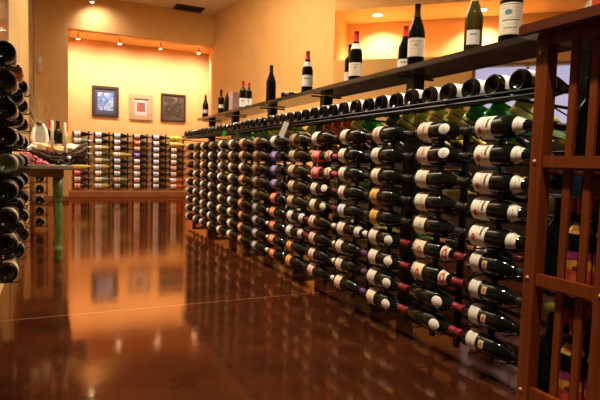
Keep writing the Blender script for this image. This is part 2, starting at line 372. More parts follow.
struct('wall_left_return', bx((-3.2, 2.0, 0), (-.31, 2.1, CEIL)), M['wall'])
LX = -.26
wl = struct('wall_left', bx((LX-.08, 2.0, 0), (LX, 10.03, CEIL)), M['tan'])
bm = bmesh.new()
for y0, y1 in ((4.0, 5.3), (5.32, 7.45)): box(bm, (LX, y0, 0), (LX+.012, y1, CEIL), .003)
struct('trim_1', bm, M['tan'])
struct('door_1', bx((LX, 7.5, 0), (LX+.006, 8.5, CEIL)), M['black'])
struct('trim_2', bx((LX, 8.5, 0), (LX+.010, 10.0, CEIL)), M['greybrown'])
struct('window_2', bx((LX, 2.05, .5), (LX+.006, 3.98, CEIL)), M['darkglass'])
# far alcove platform
struct('trim_3', bx((.273, 11.06, 0), (3.09, WY, .105), .006), M['plat'])
struct('baseboard_far', bx((-.26, 10.005, 0), (.29, 10.03, .09), .004), M['plat'])
# ceiling vent
v = tag(obj('ceiling_vent', bx((2.05, 9.66, CEIL-.015), (2.58, 10.0, CEIL-.001)), M['black']), 'black rectangular air vent set in the pale ceiling', 'vent')
bm = bmesh.new()
for k in range(7): box(bm, (2.07, 9.69+k*.042, CEIL-.024), (2.56, 9.705+k*.042, CEIL-.014))
obj('vent_slat', bm, M['black'], v)['kind'] = 'stuff'

# spotlights
M['bulb'] = pm('glowing_bulb', (1, 1, 1), .3, emit=(1, .86, .62), es=45)
M['white'] = pm('white_metal', (.75, .68, .58), .35)
def spotlight(x, y, z, label, target, energy, size=95, parts=True):
    t = thing('spotlight', label, 'ceiling light', (x, y, z), 0, 'small spotlights on the far alcove ceiling')
    bm = bmesh.new(); lathe(bm, [(0, .085), (.02, .085), (.022, .05), (.036, .012), (.036, 0), (.030, .002), (.026, .03)], 16, cap=False); obj('housing', bm, M['white'], t, True)
    bm = bmesh.new(); lathe(bm, [(0, -.004), (.018, 0), (.026, .012), (.018, .03), (0, .034)], 14); obj('bulb', bm, M['bulb'], t, True)
    bm = bmesh.new(); tube(bm, [(0, 0, .08), (0, 0, .16 if z > 3.3 else 3.14-z)], .008); obj('stem', bm, M['white'], t)
    lamp('spotlight_beam', 'SPOT', (x, y+.0, z-.02), energy, (1, .86, .82), target, spot_size=math.radians(size), spot_blend=1, shadow_soft_size=.03)
for i, (x, lb) in enumerate(((.465, 'leftmost of the four small spotlights on the far alcove ceiling'), (1.21, 'second from left of four small spotlights on the far alcove ceiling'),
                             (1.985, 'third from left of four small spotlights on the far alcove ceiling'), (2.76, 'rightmost of the four small spotlights, near the alcove corner'))):
    spotlight(x, 10.8, 2.985, lb, (x+.02, 11.42, 1.8), 44, 150)
spotlight(.64, 9.7, 3.40, 'single small spotlight hung in front of the orange header wall', (.8, 10.1, 2.9), 13, 130)
for i, (x, y) in enumerate(((3.93, 5.97), (4.91, 5.10))):
    t = thing('recessed_light', ('round recessed light in the niche ceiling, nearer the left jamb', 'round recessed light in the niche ceiling, behind the gold-capped bottle')[i], 'ceiling light', (x, y, 2.787), 0, 'recessed lights in the wall niche')
    bm = bmesh.new(); lathe(bm, [(.062, .003), (.085, .003), (.085, -.004), (.062, -.006)], 24, cap=False); obj('trim_ring', bm, M['white'], t, True)
    M['disc'] = M.get('disc') or pm('glowing_lens', (1, 1, 1), .3, emit=(1, .88, .66), es=9)
    bm = bmesh.new(); lathe(bm, [(0, -.003), (.062, -.003), (.062, .001), (0, .001)], 24); obj('lens', bm, M['disc'], t)
    lamp('recessed_beam', 'SPOT', (x, y, 2.765), 44, (1, .89, .82), (x+.25, y+.25, 1.9), spot_size=math.radians(115), spot_blend=.7, shadow_soft_size=.05)

# framed pictures on the far wall
def picture(x0, x1, z0, z1, fm, fw_, mat_c, art, artr, label):
    t = thing('framed_picture', label, 'picture', ((x0+x1)/2, WY, (z0+z1)/2), 0, 'framed pictures on the far wall')
    hw, hh = (x1-x0)/2, (z1-z0)/2; bm = bmesh.new()
    box(bm, (-hw, -.035, -hh), (hw, 0, -hh+fw_), .004); box(bm, (-hw, -.035, hh-fw_), (hw, 0, hh), .004)
    box(bm, (-hw, -.035, -hh+fw_), (-hw+fw_, 0, hh-fw_), .004); box(bm, (hw-fw_, -.035, -hh+fw_), (hw, 0, hh-fw_), .004)
    obj('frame', bm, fm, t)
    obj('mat_board', bx((-hw+fw_, -.012, -hh+fw_), (hw-fw_, -.001, hh-fw_)), mat_c, t)
    bm = bmesh.new(); aw, ah = hw*artr, hh*artr
    uv = bm.loops.layers.uv.new('UVMap'); q = [bm.verts.new(p) for p in ((-aw, -.014, -ah), (aw, -.014, -ah), (aw, -.014, ah), (-aw, -.014, ah))]
    f = bm.faces.new(q)
    for l, c in zip(f.loops, ((0, 0), (1, 0), (1, 1), (0, 1))): l[uv].uv = c
    obj('artwork', bm, art, t)
def art_mat(name, cols, scale, dist=2, marks=()):
    mt, nt, b = nodes(name); N = nt.nodes.new; L = nt.links.new
    uv = N('ShaderNodeUVMap'); n = N('ShaderNodeTexNoise'); n.inputs['Scale'].default_value = scale; n.inputs['Distortion'].default_value = dist
    L(uv.outputs[0], n.inputs['Vector']); r = N('ShaderNodeValToRGB'); r.color_ramp.interpolation = 'LINEAR'
    el = r.color_ramp.elements; el[0].position = .3; el[0].color = (*cols[0], 1); el[1].position = .7; el[1].color = (*cols[-1], 1)
    for i, c in enumerate(cols[1:-1]): e = el.new(.3+.4*(i+1)/(len(cols)-1)); e.color = (*c, 1)
    L(n.outputs[0], r.inputs[0]); L(r.outputs[0], b.inputs['Base Color']); b.inputs['Roughness'].default_value = .4
    return mt
dkf = pm('dark_frame', (.045, .022, .015), .35); gdf = pm('gilt_frame', (.42, .27, .13), .45, noise=.15, nscale=30)
mb1 = pm('navy_mat', (.05, .06, .09), .7); mb2 = pm('white_mat', (.48, .42, .36), .7); mb3 = pm('brown_mat', (.10, .055, .03), .7)
picture(.755, 1.275, 1.62, 2.245, dkf, .06, mb1, art_mat('blue_white_art', [(.02, .06, .22), (.10, .20, .42), (.38, .42, .46), (.20, .30, .42)], 2.2), .58, 'dark framed picture of blue and white shapes, left on the far wall')
picture(1.49, 1.955, 1.60, 2.14, gdf, .10, mb2, art_mat('red_orange_art', [(.35, .05, .02), (.42, .12, .06), (.08, .05, .08), (.38, .25, .15)], 3.0, .5), .36, 'tan framed picture with white mat and red artwork, middle of three')
picture(2.13, 2.665, 1.605, 2.20, dkf, .04, mb3, art_mat('dark_gold_art', [(.03, .02, .01), (.04, .03, .015), (.07, .05, .025), (.22, .18, .09)], 3.0), .72, 'dark brown framed picture with faint gold design, right on the wall')
# wall switch on the pillar
t = thing('wall_sensor', 'small whitish sensor mounted on the orange pillar at the left', 'sensor', (-.165, 10.02, 2.35))
obj('upper_unit', bx((-.035, -.02, -.01), (.035, .01, .10), .008), M['c_cream'], t); obj('lower_unit', bx((-.030, -.02, -.16), (.030, .01, -.03), .008), M['l_pink'], t)

# ================================================================== FAR WALL RACKS
FR = [('white', 'olive')]
fk = lambda **k: kind('burg', z=(.03, .12), **k)
FS = .13; FSC = 1.24
def farcol(k):
    W = ['l_white', 'l_cream']; T = []
    for r in range(9):
        if k == 0: T.append(fk(lab='l_white', glass='glass') if r == 0 else fk(lab='l_white', glass='sage', cap='c_cream') if r < 4 else fk(lab='l_yel', glass='yellow', cap='c_gold') if r == 5 else fk(lab=['l_red', 'l_pink', 'l_salmon'][r % 3], glass='glassb', cap='c_red'))
        if k == 1: T.append(fk(lab='l_white', glass='glass') if r < 2 else fk(lab=['l_white', 'l_cream', 'l_blueish'][r % 3], glass=['darkolive', 'sage', 'olive'][r % 3], cap='c_black'))
        if k == 2: T.append(fk(lab='l_white') if r in (0, 1, 2) else fk(lab='l_white', glass='olive', cap='c_gold') if r == 3 else fk(lab='l_blueish') if r < 7 else fk(lab='l_tan', glass='sage') if r == 7 else fk(lab='l_greybl', glass='glass'))
        if k == 3: T.append(fk(lab=['l_tan', 'l_orange', 'l_salmon'][r], glass='glassb', cap='c_red') if r < 3 else fk(lab='l_purple', glass='glass', cap='c_blue') if r == 3 else fk(lab='l_pink' if r % 2 else 'l_white', glass='glassb', cap='c_red'))
        if k == 4: T.append(fk(lab='l_white' if r % 2 else 'l_blueish'))
        if k == 5: T.append(fk(lab='l_yel', glass='yellow', cap='c_gold') if r < 2 else fk(lab=['l_cream', 'l_salmon', 'l_pink', 'l_white'][r % 4], glass='glassb' if r < 7 else 'amber', cap='c_red'))
    return T
for k, x in enumerate((.395, .79, 1.155, 1.55, 1.945, 2.32)):
    t = thing('wall_wine_rack', ordw(k+1)+' black wall rack from the left on the far alcove wall', 'wine rack', (x, WY, .13), 0, 'wall racks in the far alcove')
    bm = bmesh.new(); box(bm, (.285, -.02, 0), (.315, 0, 1.18)); box(bm, (.10, -.015, 0), (.115, 0, 1.18))
    for r in range(9):
        z = .075+FS*r
        tube(bm, [(.30, -.01, z-.025), (.30, -.12, z-.025), (.30, -.13, z-.005)], .005, 5); tube(bm, [(.107, -.01, z-.053), (.107, -.13, z-.053), (.107, -.14, z-.03)], .005, 5)
    obj('bottle_cradle', bm, M['black'], t)
    for r, K in enumerate(farcol(k)):
        z = .205+FS*(8-r)
        bottle(K, (x-.01, WY-.068, z), (1, 0, 0), (.1, -1, .15), '%s bottle, %s, %s from top, %s rack from left on far wall' % (GL[K['glass']], LB[K['lab']], ORD[r], ORD[k]), 'bottles in the far wall racks', FSC)

# ================================================================== MAIN RACK
RX, RS, RZ = 1.449, .0992, .140
COLY = [1.46, 1.795, 2.145, 2.465, 2.80, 3.13, 3.45, 3.81, 4.13, 4.43, 4.74, 5.07, 5.37, 5.67, 6.01]   # y of each column's label edge
PX = 1.78
rack = thing('wine_rack', 'long black metal wine rack with horizontal bottles along the aisle', 'wine rack', (PX, 3.8, 0))
def rloc(a): return (a[0]-PX, a[1]-3.8, a[2])
POSTS = (1.30, 2.31, 3.32, 4.33, 5.36, 6.26)
for y in POSTS:
    bm = bmesh.new(); box(bm, rloc((PX-.035, y-.035, 0)), rloc((PX+.035, y+.035, 1.268)), .003); obj('post', bm, M['black'], rack)
    bm = bmesh.new(); box(bm, rloc((1.56, y-.02, .03)), rloc((2.0, y+.02, .06))); box(bm, rloc((1.56, y-.02, .0)), rloc((1.60, y+.02, .06)))
    box(bm, rloc((1.96, y-.02, .0)), rloc((2.0, y+.02, .06))); obj('foot', bm, M['black'], rack)
    bm = bmesh.new(); box(bm, rloc((1.66, y-.006, 1.256)), rloc((1.90, y+.006, 1.267))); obj('bracket', bm, M['black'], rack)
    obj('cross_arm', bx(rloc((1.53, y-.01, .93)), rloc((2.03, y+.01, .95))), M['black'], rack)
bm = bmesh.new()
for x in (1.522, 2.03):
    for z in (.07, .52, .925): box(bm, rloc((x, 1.22, z)), rloc((x+.014, 6.33, z+.025)))
obj('horizontal_bar', bm, M['black'], rack)
obj('display_shelf', bx(rloc((1.635, .95, 1.272)), rloc((1.905, 6.42, 1.30)), .003), M['shelf'], rack)
bm = bmesh.new()
tube(bm, [rloc((1.434, 1.20, 1.034)), rloc((1.434, 6.3, 1.034))], .0055); tube(bm, [rloc((1.50, 1.20, 1.038)), rloc((1.50, 6.3, 1.038))], .004)
tube(bm, [rloc((1.418, 1.20, 1.050)), rloc((1.418, 6.3, 1.050))], .003)
for y in POSTS: tube(bm, [rloc((1.432, y, 1.022)), rloc((PX, y, 1.008))], .006)
obj('top_rail', bm, M['black'], rack)
bm = bmesh.new()
for i in range(32):
    y = 1.30+i*.1185
    tube(bm, [rloc((1.575, y, 1.022)), rloc((1.575+.18, y-.165, 1.022-.156))], .003, 5)
obj('slanted_wires', bm, M['black'], rack)
for k, y0 in enumerate(COLY):
    bm = bmesh.new(); yb = y0+.022
    for d in (.05, .20):
        y = yb-d
        box(bm, rloc((1.505, y-.011, .045)), rloc((1.522, y+.011, .955)))
        for r in range(9):
            z = RZ+RS*r; h = .0475 if d < .15 else .034
            tube(bm, [rloc((1.51, y, z-h)), rloc((1.415, y, z-h)), rloc((1.405, y, z-h+.014))], .0032, 5)
    for r in range(9):
        z = RZ+RS*r; y = yb-.265
        tube(bm, [rloc((1.51, yb-.2, z-.03)), rloc((1.49, y, z-.02)), rloc((1.43, y, z-.02)), rloc((1.425, y, z-.005))], .0028, 5)
    obj('bottle_cradle', bm, M['black'], rack)
k_ = kind
CA = k_(lab='l_dot', neck='l_neck', cap='c_cream', z=(.022, .098), capz=.268)
CB = k_(lab='l_sq', sq=True, cap='c_black', z=(.030, .080)); CBb = dict(CB, cap='c_blue', capz=.272)
c1a = k_(lab='l_pink', oval='l_neck', z=(.022, .090)); c1b = k_(lab='l_cream', z=(.022, .092)); c1c = k_(lab='l_emb', neck='l_neckred', cap='c_red', z=(.022, .092)); c1d = k_(lab=None, oval='l_oval', cap='c_red', glass='glass')
c2a = k_(lab='l_cream', z=(.022, .080)); c2g = k_(lab='l_gol', z=(.022, .082)); c2c = k_(lab='l_cream', oval='l_oval', cap='c_red', z=(.022, .084))
c3b = k_(lab='l_blueish', z=(.022, .085)); c3c = k_(lab='l_cream', neck='l_neck', cap='c_cream', z=(.022, .088)); c3d = k_(lab='l_cream', cap='c_purple', z=(.022, .080))
cR = k_(shape='bord', lab='l_red', cap='c_pink', capz=.235, neck='l_neckred', z=(.02, .12)); cE = k_(lab='l_cream', oval='l_oval', cap='c_red', z=(.022, .085)); cP = k_(lab='l_pink', cap='c_cream', capz=.262, z=(.022, .085))
cT = k_(lab='l_tan', glass='glassb', z=(.02, .095)); cV = k_(shape='bord', lab='l_purple', cap='c_purple', z=(.02, .12)); cO = k_(shape='bord', lab='l_orange', cap='c_black', z=(.03, .11)); cO2 = k_(lab='l_org2', z=(.025, .09))
cW = k_(lab='l_white', neck='l_neck', cap='c_red', z=(.022, .09)); cw = k_(lab='l_white', z=(.022, .085)); cbr = k_(lab='l_brown', glass='glassb', z=(.022, .10)); cg = k_(shape='bord', lab='l_greybl', cap='c_cream', capz=.262, z=(.03, .11))
cS = k_(lab='l_salmon', z=(.022, .10), glass='glassb'); cSw = k_(lab='l_orange', z=(.022, .085), cap='c_black')
c = c1b
COLS = [
 [CA]*5+[CB, CB, CBb, CBb],
 [c1a, c1a, c1b, c1b, c1b, c1c, c1c, c1d, c1d],
 [k_(lab='l_pink', z=(.022, .080)), c2a, c2a, c2g, c2g, c2c, c2c, c2c, c2c],
 [c2a, c2a, c2a, c2a, c3b, c3c, c3d, c3d, c3d],
 [cw, cR, cR, cE, cE, cP, cP, cP, cP],
 [cbr, cT, cT, cT, cT, cW, cW, cO2, cO2],
 [cw, cV, cV, cV, cO, cO, cO, cO, cO],
 [cbr, cbr, cbr, cbr, cbr, cg, cg, cg, cg],
 [cS, cS, cw, cS, c1b, cSw, cSw, cSw, cSw],
 [cw, cP, cw, cw, cw, cw, c1b, cw, c1b],
 [c1b, cw, cw, cw, cw, c1b, c1b, cw, cw],
 [cbr, cw, c1b, c1b, cw, cw, cw, cw, cw],
 [cw, c1b, c1b, cP, cw, cw, cw, cw, cw],
 [cbr, cP, cbr, cw, cw, cw, c1b, cw, cw],
 [cP, cbr, cbr, cbr, cw, c1b, cw, cw, cw]]
for k, (y0, col) in enumerate(zip(COLY, COLS)):
    for r, K in enumerate(col):
        z = RZ+RS*(8-r); a = random.uniform(-.12, .22)
        R_ = .041 if K['shape'] == 'burg' else .0375
        bottle(K, (RX+random.uniform(-.003, .003), y0+.022+random.uniform(-.006, .006), z-(.041-R_)), (random.uniform(-.01, .01), -1, random.uniform(-.012, .0)), (-1, -.1, .15+a),
               '%s bottle, %s, %s row down, %s column from wooden cabinet' % (GL[K['glass']], LB[K['lab']], ORD[r], ORD[k]), 'bottles lying in the long rack face', .93 if K in (CB, CBb) else 1)
# top row, base outwards
n = 0
for i in range(42):
    y = 1.3005+i*.1185
    n += 1; q = random.random()
    K = k_(glass=random.choice(['glass', 'glass', 'glassb']), lab=random.choice(['l_white', 'l_cream', 'l_white', 'l_white', None]) if i > 1 else 'l_white', z=(.025, .145), arc=3.3)
    bottle(K, (1.428+random.uniform(-.004, .004), y, 1.084+random.uniform(-.002, .003)), (1, random.uniform(-.02, .02), -.035), (-.1, -.25+random.uniform(-.4, .4), 1),
           'bottle lying base outward on the top rail, %s from the wooden cabinet' % ordw(n), 'bottles lying base outward along the rack top')
# slanted bottles under the top row
n = 0
for i in range(32):
    y = 1.241+i*.1185
    if i == 0 or min(abs(y-.10-p) for p in POSTS) < .05: continue
    n += 1
    g = 'yellow' if i in (1, 2, 5, 6, 7) else 'green' if i in (3, 4, 11, 28) else 'amber' if i in (13, 14, 15) else random.choice(['yellow', 'yellow', 'olive', 'yellow', 'sage']) if i < 24 else random.choice(['olive', 'sage', 'sage', 'green'])
    K = k_(glass=g, lab=None, cap='c_gold' if g == 'yellow' else 'c_black')
    bottle(K, (1.615, y, 1.040), (.6, -.55, -.52), (-.3, 0, 1), 'slanted %s bottle under the top row, %s from the wooden cabinet' % (GL[g], ordw(n)), 'slanted pale glass bottles under the top rail', .93)
# opposite face of the rack: over three hundred bottles in view, so these are one object
bm = bmesh.new(); random.seed(11)
for y0 in COLY+[6.34]:
    for r in range(9):
        if random.random() < .08: continue
        z = RZ+RS*r; mm = Matrix.Translation((2.11, y0-.02, z)) @ Matrix.Rotation(PI/2, 4, 'X')
        g = random.choice([0, 0, 0, 1, 2])
        lathe(bm, [(.0, .01), (.034, 0), (.041, .006), (.041, .15), (.0255, .212), (.0152, .25), (.0145, .30), (0, .302)], 12, g, mm, False)
        lathe(bm, [(.0417, .025), (.0417, .10)], 12, random.choice([3, 3, 4, 5]), mm, False)
        lathe(bm, [(.0155, .25), (.0152, .302)], 8, random.choice([5, 6, 7, 0]), mm, False)
tag(obj('wine_bottles', bm, [M['glass'], M['olive'], M['green'], M['c_cream'], M['l_tan'], M['c_orange'], M['c_red'], M['c_purple']], smooth=True), 'wine bottles lying in the far side of the long black rack', 'bottle', kind='stuff')

# bottles standing on the display shelf
SG = 'bottles standing on the display shelf'
up_ = (0, 0, 1)
def stand(K, x, y, label, sc=1, face=None, z=1.3005): bottle(K, (x, y, z), up_, face or (-x, -y, 0), label, SG, sc)
stand(k_(lab='l_greybl', z=(.06, .11)), 1.70, 6.28, 'dark bottle at the far left end of the display shelf', .92)
stand(k_(shape='bord', lab='l_white', z=(.08, .12), arc=1.6), 1.72, 5.70, 'tall dark bottle with small white label, second from shelf far end', .92)
stand(k_(shape='burg', lab=None, cap='c_orange', capz=.26), 1.72, 5.48, 'slim dark bottle with orange cap beside the pinkish carton on shelf', .78)
stand(k_(shape='bord', lab='l_white', cap='c_bright', capz=.235, z=(.03, .12), arc=2.2), 1.74, 5.02, 'bottle with red capsule and white label right beside the pinkish carton', .97)
stand(k_(shape='bord', lab='l_white', cap='c_bright', capz=.245, z=(.03, .11), arc=2.2), 1.72, 4.79, 'smaller red-capped bottle with white label, nearer the tall bare bottle', .80)
stand(k_(shape='burg', lab=None, cap='c_black'), 1.72, 4.23, 'tall dark bottle with no label standing alone on the shelf', 1.06)
bottle(k_(shape='burg', lab='l_brown', glass='glass', z=(.03, .09)), (1.66, 3.86, 1.327), (.97, -.25, 0), (0, 0, 1), 'small dark bottle lying flat on the display shelf', SG, .62)
stand(k_(lab='l_white', cap='c_bright', neck='l_neck', z=(.045, .125), arc=2.4, capz=.24), 1.70, 3.48, 'bottle with red neck and cream label, right of the lying bottle', 1.01)
stand(k_(shape='bord', lab='l_cream', z=(.03, .10)), 1.78, 3.01, 'dark bottle half hidden behind the red-necked bottle by the niche', .90)
stand(k_(lab='l_cream', cap='c_bright', neck='l_white', z=(.025, .105), arc=2.6, capz=.235), 1.69, 2.79, 'red-necked bottle with cream label in front of another dark bottle', 1.0)
stand(k_(lab='l_white', cap='c_bright', z=(.03, .095), arc=3, capz=.235), 1.82, 2.47, 'dark bottle with red neck, standing behind the tall black-capped bottle', .93)
stand(k_(lab='l_cream', cap='c_black', z=(.04, .13), arc=2.8, capz=.235), 1.69, 2.20, 'tall bottle with black capsule and big cream label on the shelf', 1.03)
stand(k_(lab='l_white', glass='darkolive', cap='c_gold', z=(.035, .10), arc=1.5, capz=.235), 1.72, 1.83, 'olive glass bottle with yellow capsule and white label on the shelf', .98)
stand(k_(lab='l_big', cap='c_black', z=(.025, .14), arc=2.6), 1.70, 1.60, 'wide dark bottle with big cream label nearest the wooden cabinet', 1.1)
t = thing('gift_carton', 'pinkish grey wine carton standing between bottles on the shelf', 'box', (1.76, 5.33, 1.3), .15)
obj('carton', bx((-.05, -.045, 0), (.05, .045, .21), .003), pm('carton_card', (.38, .22, .20), .6, noise=.25, nscale=25), t); obj('lid_flap', bx((-.047, -.042, .21), (.047, .042, .213)), M['c_cream'], t)
# price tags hanging from the top rail
for i, (y, h, cc) in enumerate(((3.12, .10, 'c_cream'), (4.45, .05, 'green'))):
    bm = bmesh.new(); box(bm, (-.001, -.018, -h), (.001, .018, 0)); o = obj('price_tag', bm, M[cc] if cc != 'c_cream' else M['c_cream'])
    o.location = (1.385, y, 1.05); o.rotation_euler = (.35, .05, .9); tag(o, ('white paper tag hanging slanted from the rack top rail', 'small green tag hanging from the top rail further along')[i], 'tag')

# ================================================================== WOODEN CABINET (right)
cb = thing('slatted_cabinet', 'reddish brown wooden wine cabinet with slatted sides at right', 'cabinet', (1.38, 1.04, 0))
def cl(x, y, z): return (x-1.38, y-1.04, z)
CX1 = 1.70
for x0, y0 in ((1.38, 1.143), (1.38, .900), (CX1-.045, 1.143), (CX1-.045, .900)):
    obj('post', bx(cl(x0, y0, 0), cl(x0+.045, y0+.045, 1.205), .002), M['cab'], cb)
obj('top', bx(cl(1.345, .86, 1.205), cl(CX1+.03, 1.235, 1.243), .006), M['cabdark'], cb)
for z0, z1 in ((1.172, 1.205), (.793, .830), (.420, .458), (.048, .088)):
    obj('rail', bx(cl(1.384, .945, z0), cl(1.402, 1.143, z1), .0015), M['cab'], cb)
for y0 in (1.058, .990):
    obj('slat', bx(cl(1.404, y0, .05), cl(1.416, y0+.026, 1.19), .0015), M['cab'], cb)
for z in (.405, .772, .030): obj('shelf', bx(cl(1.418, .905, z), cl(CX1-.01, 1.183, z+.015)), M['cabdark'], cb)
for z0, z1 in ((1.172, 1.205), (.42, .458), (.048, .088), (.793, .83)): obj('rail', bx(cl(CX1-.022, .945, z0), cl(CX1-.004, 1.143, z1)), M['cab'], cb)
for z in (1.150, .812, .44, .07):
    for y in (1.170, .922):
        bm = bmesh.new(); lathe(bm, [(0, .004), (.005, .0035), (.0068, 0), (.0068, -.004)], 12, 0, Matrix.Translation(cl(1.38, y, z)) @ Matrix.Rotation(-PI/2, 4, 'Y'), False); obj('screw_plug', bm, M['plug'], cb, True)
random.seed(5)
CG = 'bottles standing inside the slatted cabinet'
kw = k_(shape='bord', lab='l_wild', cap='c_pink', capz=.25, z=(.02, .13), arc=5.5, neck='l_goldband'); kd = k_(shape='bord', lab=None, cap='c_black', capz=.245); ky = k_(shape='bord', lab='l_tan', cap='c_purple', z=(.03, .12), arc=3)
for ti, (z, tn) in enumerate(((.0455, 'bottom'), (.4205, 'middle'), (.7875, 'top'))):
    for xi, x in enumerate((1.464, 1.545, 1.628)):
        for yi, y in enumerate((.965, 1.055, 1.138)):
            if ti == 2 and (xi == 2 or yi == 2): continue
            if ti < 2 and x < 1.47 and yi == 2: K = kd
            elif ti == 2: K = kd
            else: K = kw if (xi+yi) % 3 != 2 else kd
            nm = ('brightly patterned' if K is kw else 'dark')
            bottle(K, (x, y, z), up_, (-x, -y, 0), '%s bottle on cabinet %s shelf, %s row back, %s from right' % (nm, tn, ORD[xi], ORD[yi]), CG, .93)
t = thing('red_box', 'red and orange printed box standing on top of the cabinet', 'box', (1.412, .965, 1.2435))
rm = art_mat('red_box_print', [(.60, .04, .02), (.65, .03, .02), (.75, .25, .05)], 4, 1)
obj('carton', bx((-.045, -.10, 0), (.045, .035, .17), .002), pm('red_card', (.62, .05, .025), .4, noise=.3, nscale=14), t)
obj('side_panel', bx((-.0455, .0355, 0), (.0455, .0405, .17)), M['c_cream'], t)
# small blue-white lamp seen through the slats
t = thing('small_lamp', 'small glowing blue-white lamp seen between the cabinet slats', 'lamp', (1.62, 1.305, .828))
bm = bmesh.new(); lathe(bm, [(0, -.012), (.010, -.006), (.012, 0), (.010, .006), (0, .012)], 12); obj('bulb', bm, pm('blue_led', (1, 1, 1), .2, emit=(.30, .62, 1), es=40), t, True)
obj('clip', bx((-.008, -.004, -.05), (.008, .004, -.011)), M['black'], t)

# ================================================================== LEFT RACK
lr = thing('wall_wine_rack', 'black wall rack with bottle bases facing out at left edge', 'wine rack', (LX, 2.6, .3))
LY = (2.13, 2.62, 3.15); LZ = .355; LRX = -.147
for y in LY:
    bm = bmesh.new()
    for d in (.06, .24): box(bm, (.0, y+d-2.6-.01, 0), (.060, y+d-2.6+.01, .98))
    for r in range(9):
        z = LZ+RS*r-.3
        for d, h in ((.06, .046), (.24, .03)): tube(bm, [(.05, y+d-2.6, z-h), (.148, y+d-2.6, z-h), (.156, y+d-2.6, z-h+.010)], .003, 5)
    obj('bottle_cradle', bm, M['black'], lr)
random.seed(3)
for k, y in enumerate(LY):
    for r in range(9):
        z = LZ+RS*(8-r)
        g = 'sage' if r == 4 and k < 2 else 'amber' if (r, k) == (0, 1) else 'glassb' if (r, k) in ((6, 0),) else random.choice(['glass', 'glass', 'glassb'])
        K = k_(shape='bord', glass=g, lab=random.choice(['l_tan', 'l_cream', 'l_greybl', 'l_brown']), z=(.035, .085), cap='c_black')
        bottle(K, (LRX, y+random.uniform(-.01, .01), z), (0, 1, 0), (1, 0, .2), '%s bottle base in left rack, %s row from top, %s column from the left' % (GL[g], ORD[r], ORD[k]), 'bottles lying in the left wall rack', .95)
# low rack under and behind the table
lo = thing('floor_wine_rack', 'low wooden wine rack standing behind the green-legged table', 'wine rack', (-.11, 6.15, 0))
for x in (-.085, .06):
    for y in (-.10, .12): obj('post', bx((x, y, 0), (x+.02, y+.02, .60)), M['plat'], lo)
for r in range(5):
    for y in (-.10, .10): obj('crossbar', bx((-.085, y, .04+r*.115), (.08, y+.02, .055+r*.115)), M['plat'], lo)
for r in range(5):
    bottle(k_(glass='glass', lab='l_greybl' if r % 2 else 'l_white', z=(.02, .1)), (-.105, 5.98, .0955+r*.115), (0, 1, 0), (1, 0, .2), 'dark bottle in low rack behind the table, %s from the floor' % ORD[r], 'bottles in the low rack behind the table')

# ================================================================== TABLE with green legs
M['green_paint'] = pm('green_paint', (.085, .14, .03), .4, noise=.25, nscale=18)
M['ttop'] = pm('grey_wood_top', (.20, .16, .10), .4, noise=.25, nscale=8, stretch=(6, .7, 6))
M['apron'] = pm('brown_apron_wood', (.20, .085, .032), .45, noise=.2, nscale=8, stretch=(.7, 6, 6))
tb = thing('console_table', 'console table with brown apron and green turned legs by left wall', 'table', (-.04, 4.9, 0))
def tl(x, y, z): return (x+.04, y-4.9, z)
TT = .715
obj('tabletop', bx(tl(LX+.013, 4.12, TT-.028), tl(.150, 5.8, TT), .006), M['ttop'], tb)
obj('apron', bx(tl(LX+.014, 4.20, .630), tl(.085, 5.72, TT-.028), .003), M['apron'], tb)
for y in (4.25, 5.66):
    bm = bmesh.new()
    lathe(bm, [(0, 0), (.018, 0), (.022, .02), (.024, .05), (.030, .075), (.034, .09), (.030, .105), (.020, .12), (.024, .15), (.029, .25), (.032, .34), (.030, .42), (.024, .45), (.034, .462), (.024, .475), (.035, .49), (.035, .50), (.033, .52), (.033, .64), (0, .64)], 18, 0, Matrix.Translation(tl(.046, y, 0)))
    obj('leg', bm, M['green_paint'], tb, True)

# things on the table
BK = pm('dark_wicker', (.075, .035, .018), .8, noise=.6, nscale=60, bump=.9)
M['straw'] = pm('straw', (.62, .46, .22), .7, noise=.25, nscale=30)
bk = thing('wicker_basket', 'long dark woven driftwood basket holding bread and packages on the table', 'basket', (.04, 4.55, TT))
bm = bmesh.new(); ns, nr = 18, 12; grid = []
for i in range(ns+1):                       # boat-shaped basket, higher at both ends
    t_ = i/ns*2-1; xx = t_*.215; hh = .080+.095*abs(t_)**1.6; wd = .085*(1-abs(t_)**3*.75); row = []
    for j in range(nr+1):
        a = PI*j/nr; row.append(bm.verts.new((xx+.012*math.sin(j*2.1+i), -wd*math.cos(a)*(.8+.2*abs(math.cos(a))), .004+hh*(1-math.sin(a))+.004*((i+j) % 2))))
    grid.append(row)
for A_, B_ in zip(grid, grid[1:]):
    for j in range(nr): bm.faces.new((A_[j], A_[j+1], B_[j+1], B_[j]))
bmesh.ops.solidify(bm, geom=bm.faces[:], thickness=.008)
obj('bowl', bm, BK, bk)
bm = bmesh.new(); random.seed(2)
for s in (-1, 1):
    for q in range(5):
        tube(bm, [(-.22+.44*i/14, s*(.082-.055*abs(i/7-1)**3)+random.uniform(-.006, .006), .085+.10*abs(i/7-1)**1.6+random.uniform(-.008, .01)-q*.011) for i in range(15)], .0055, 5)
obj('woven_rim', bm, pm('driftwood', (.12, .06, .03), .75, noise=.4, nscale=40), bk)
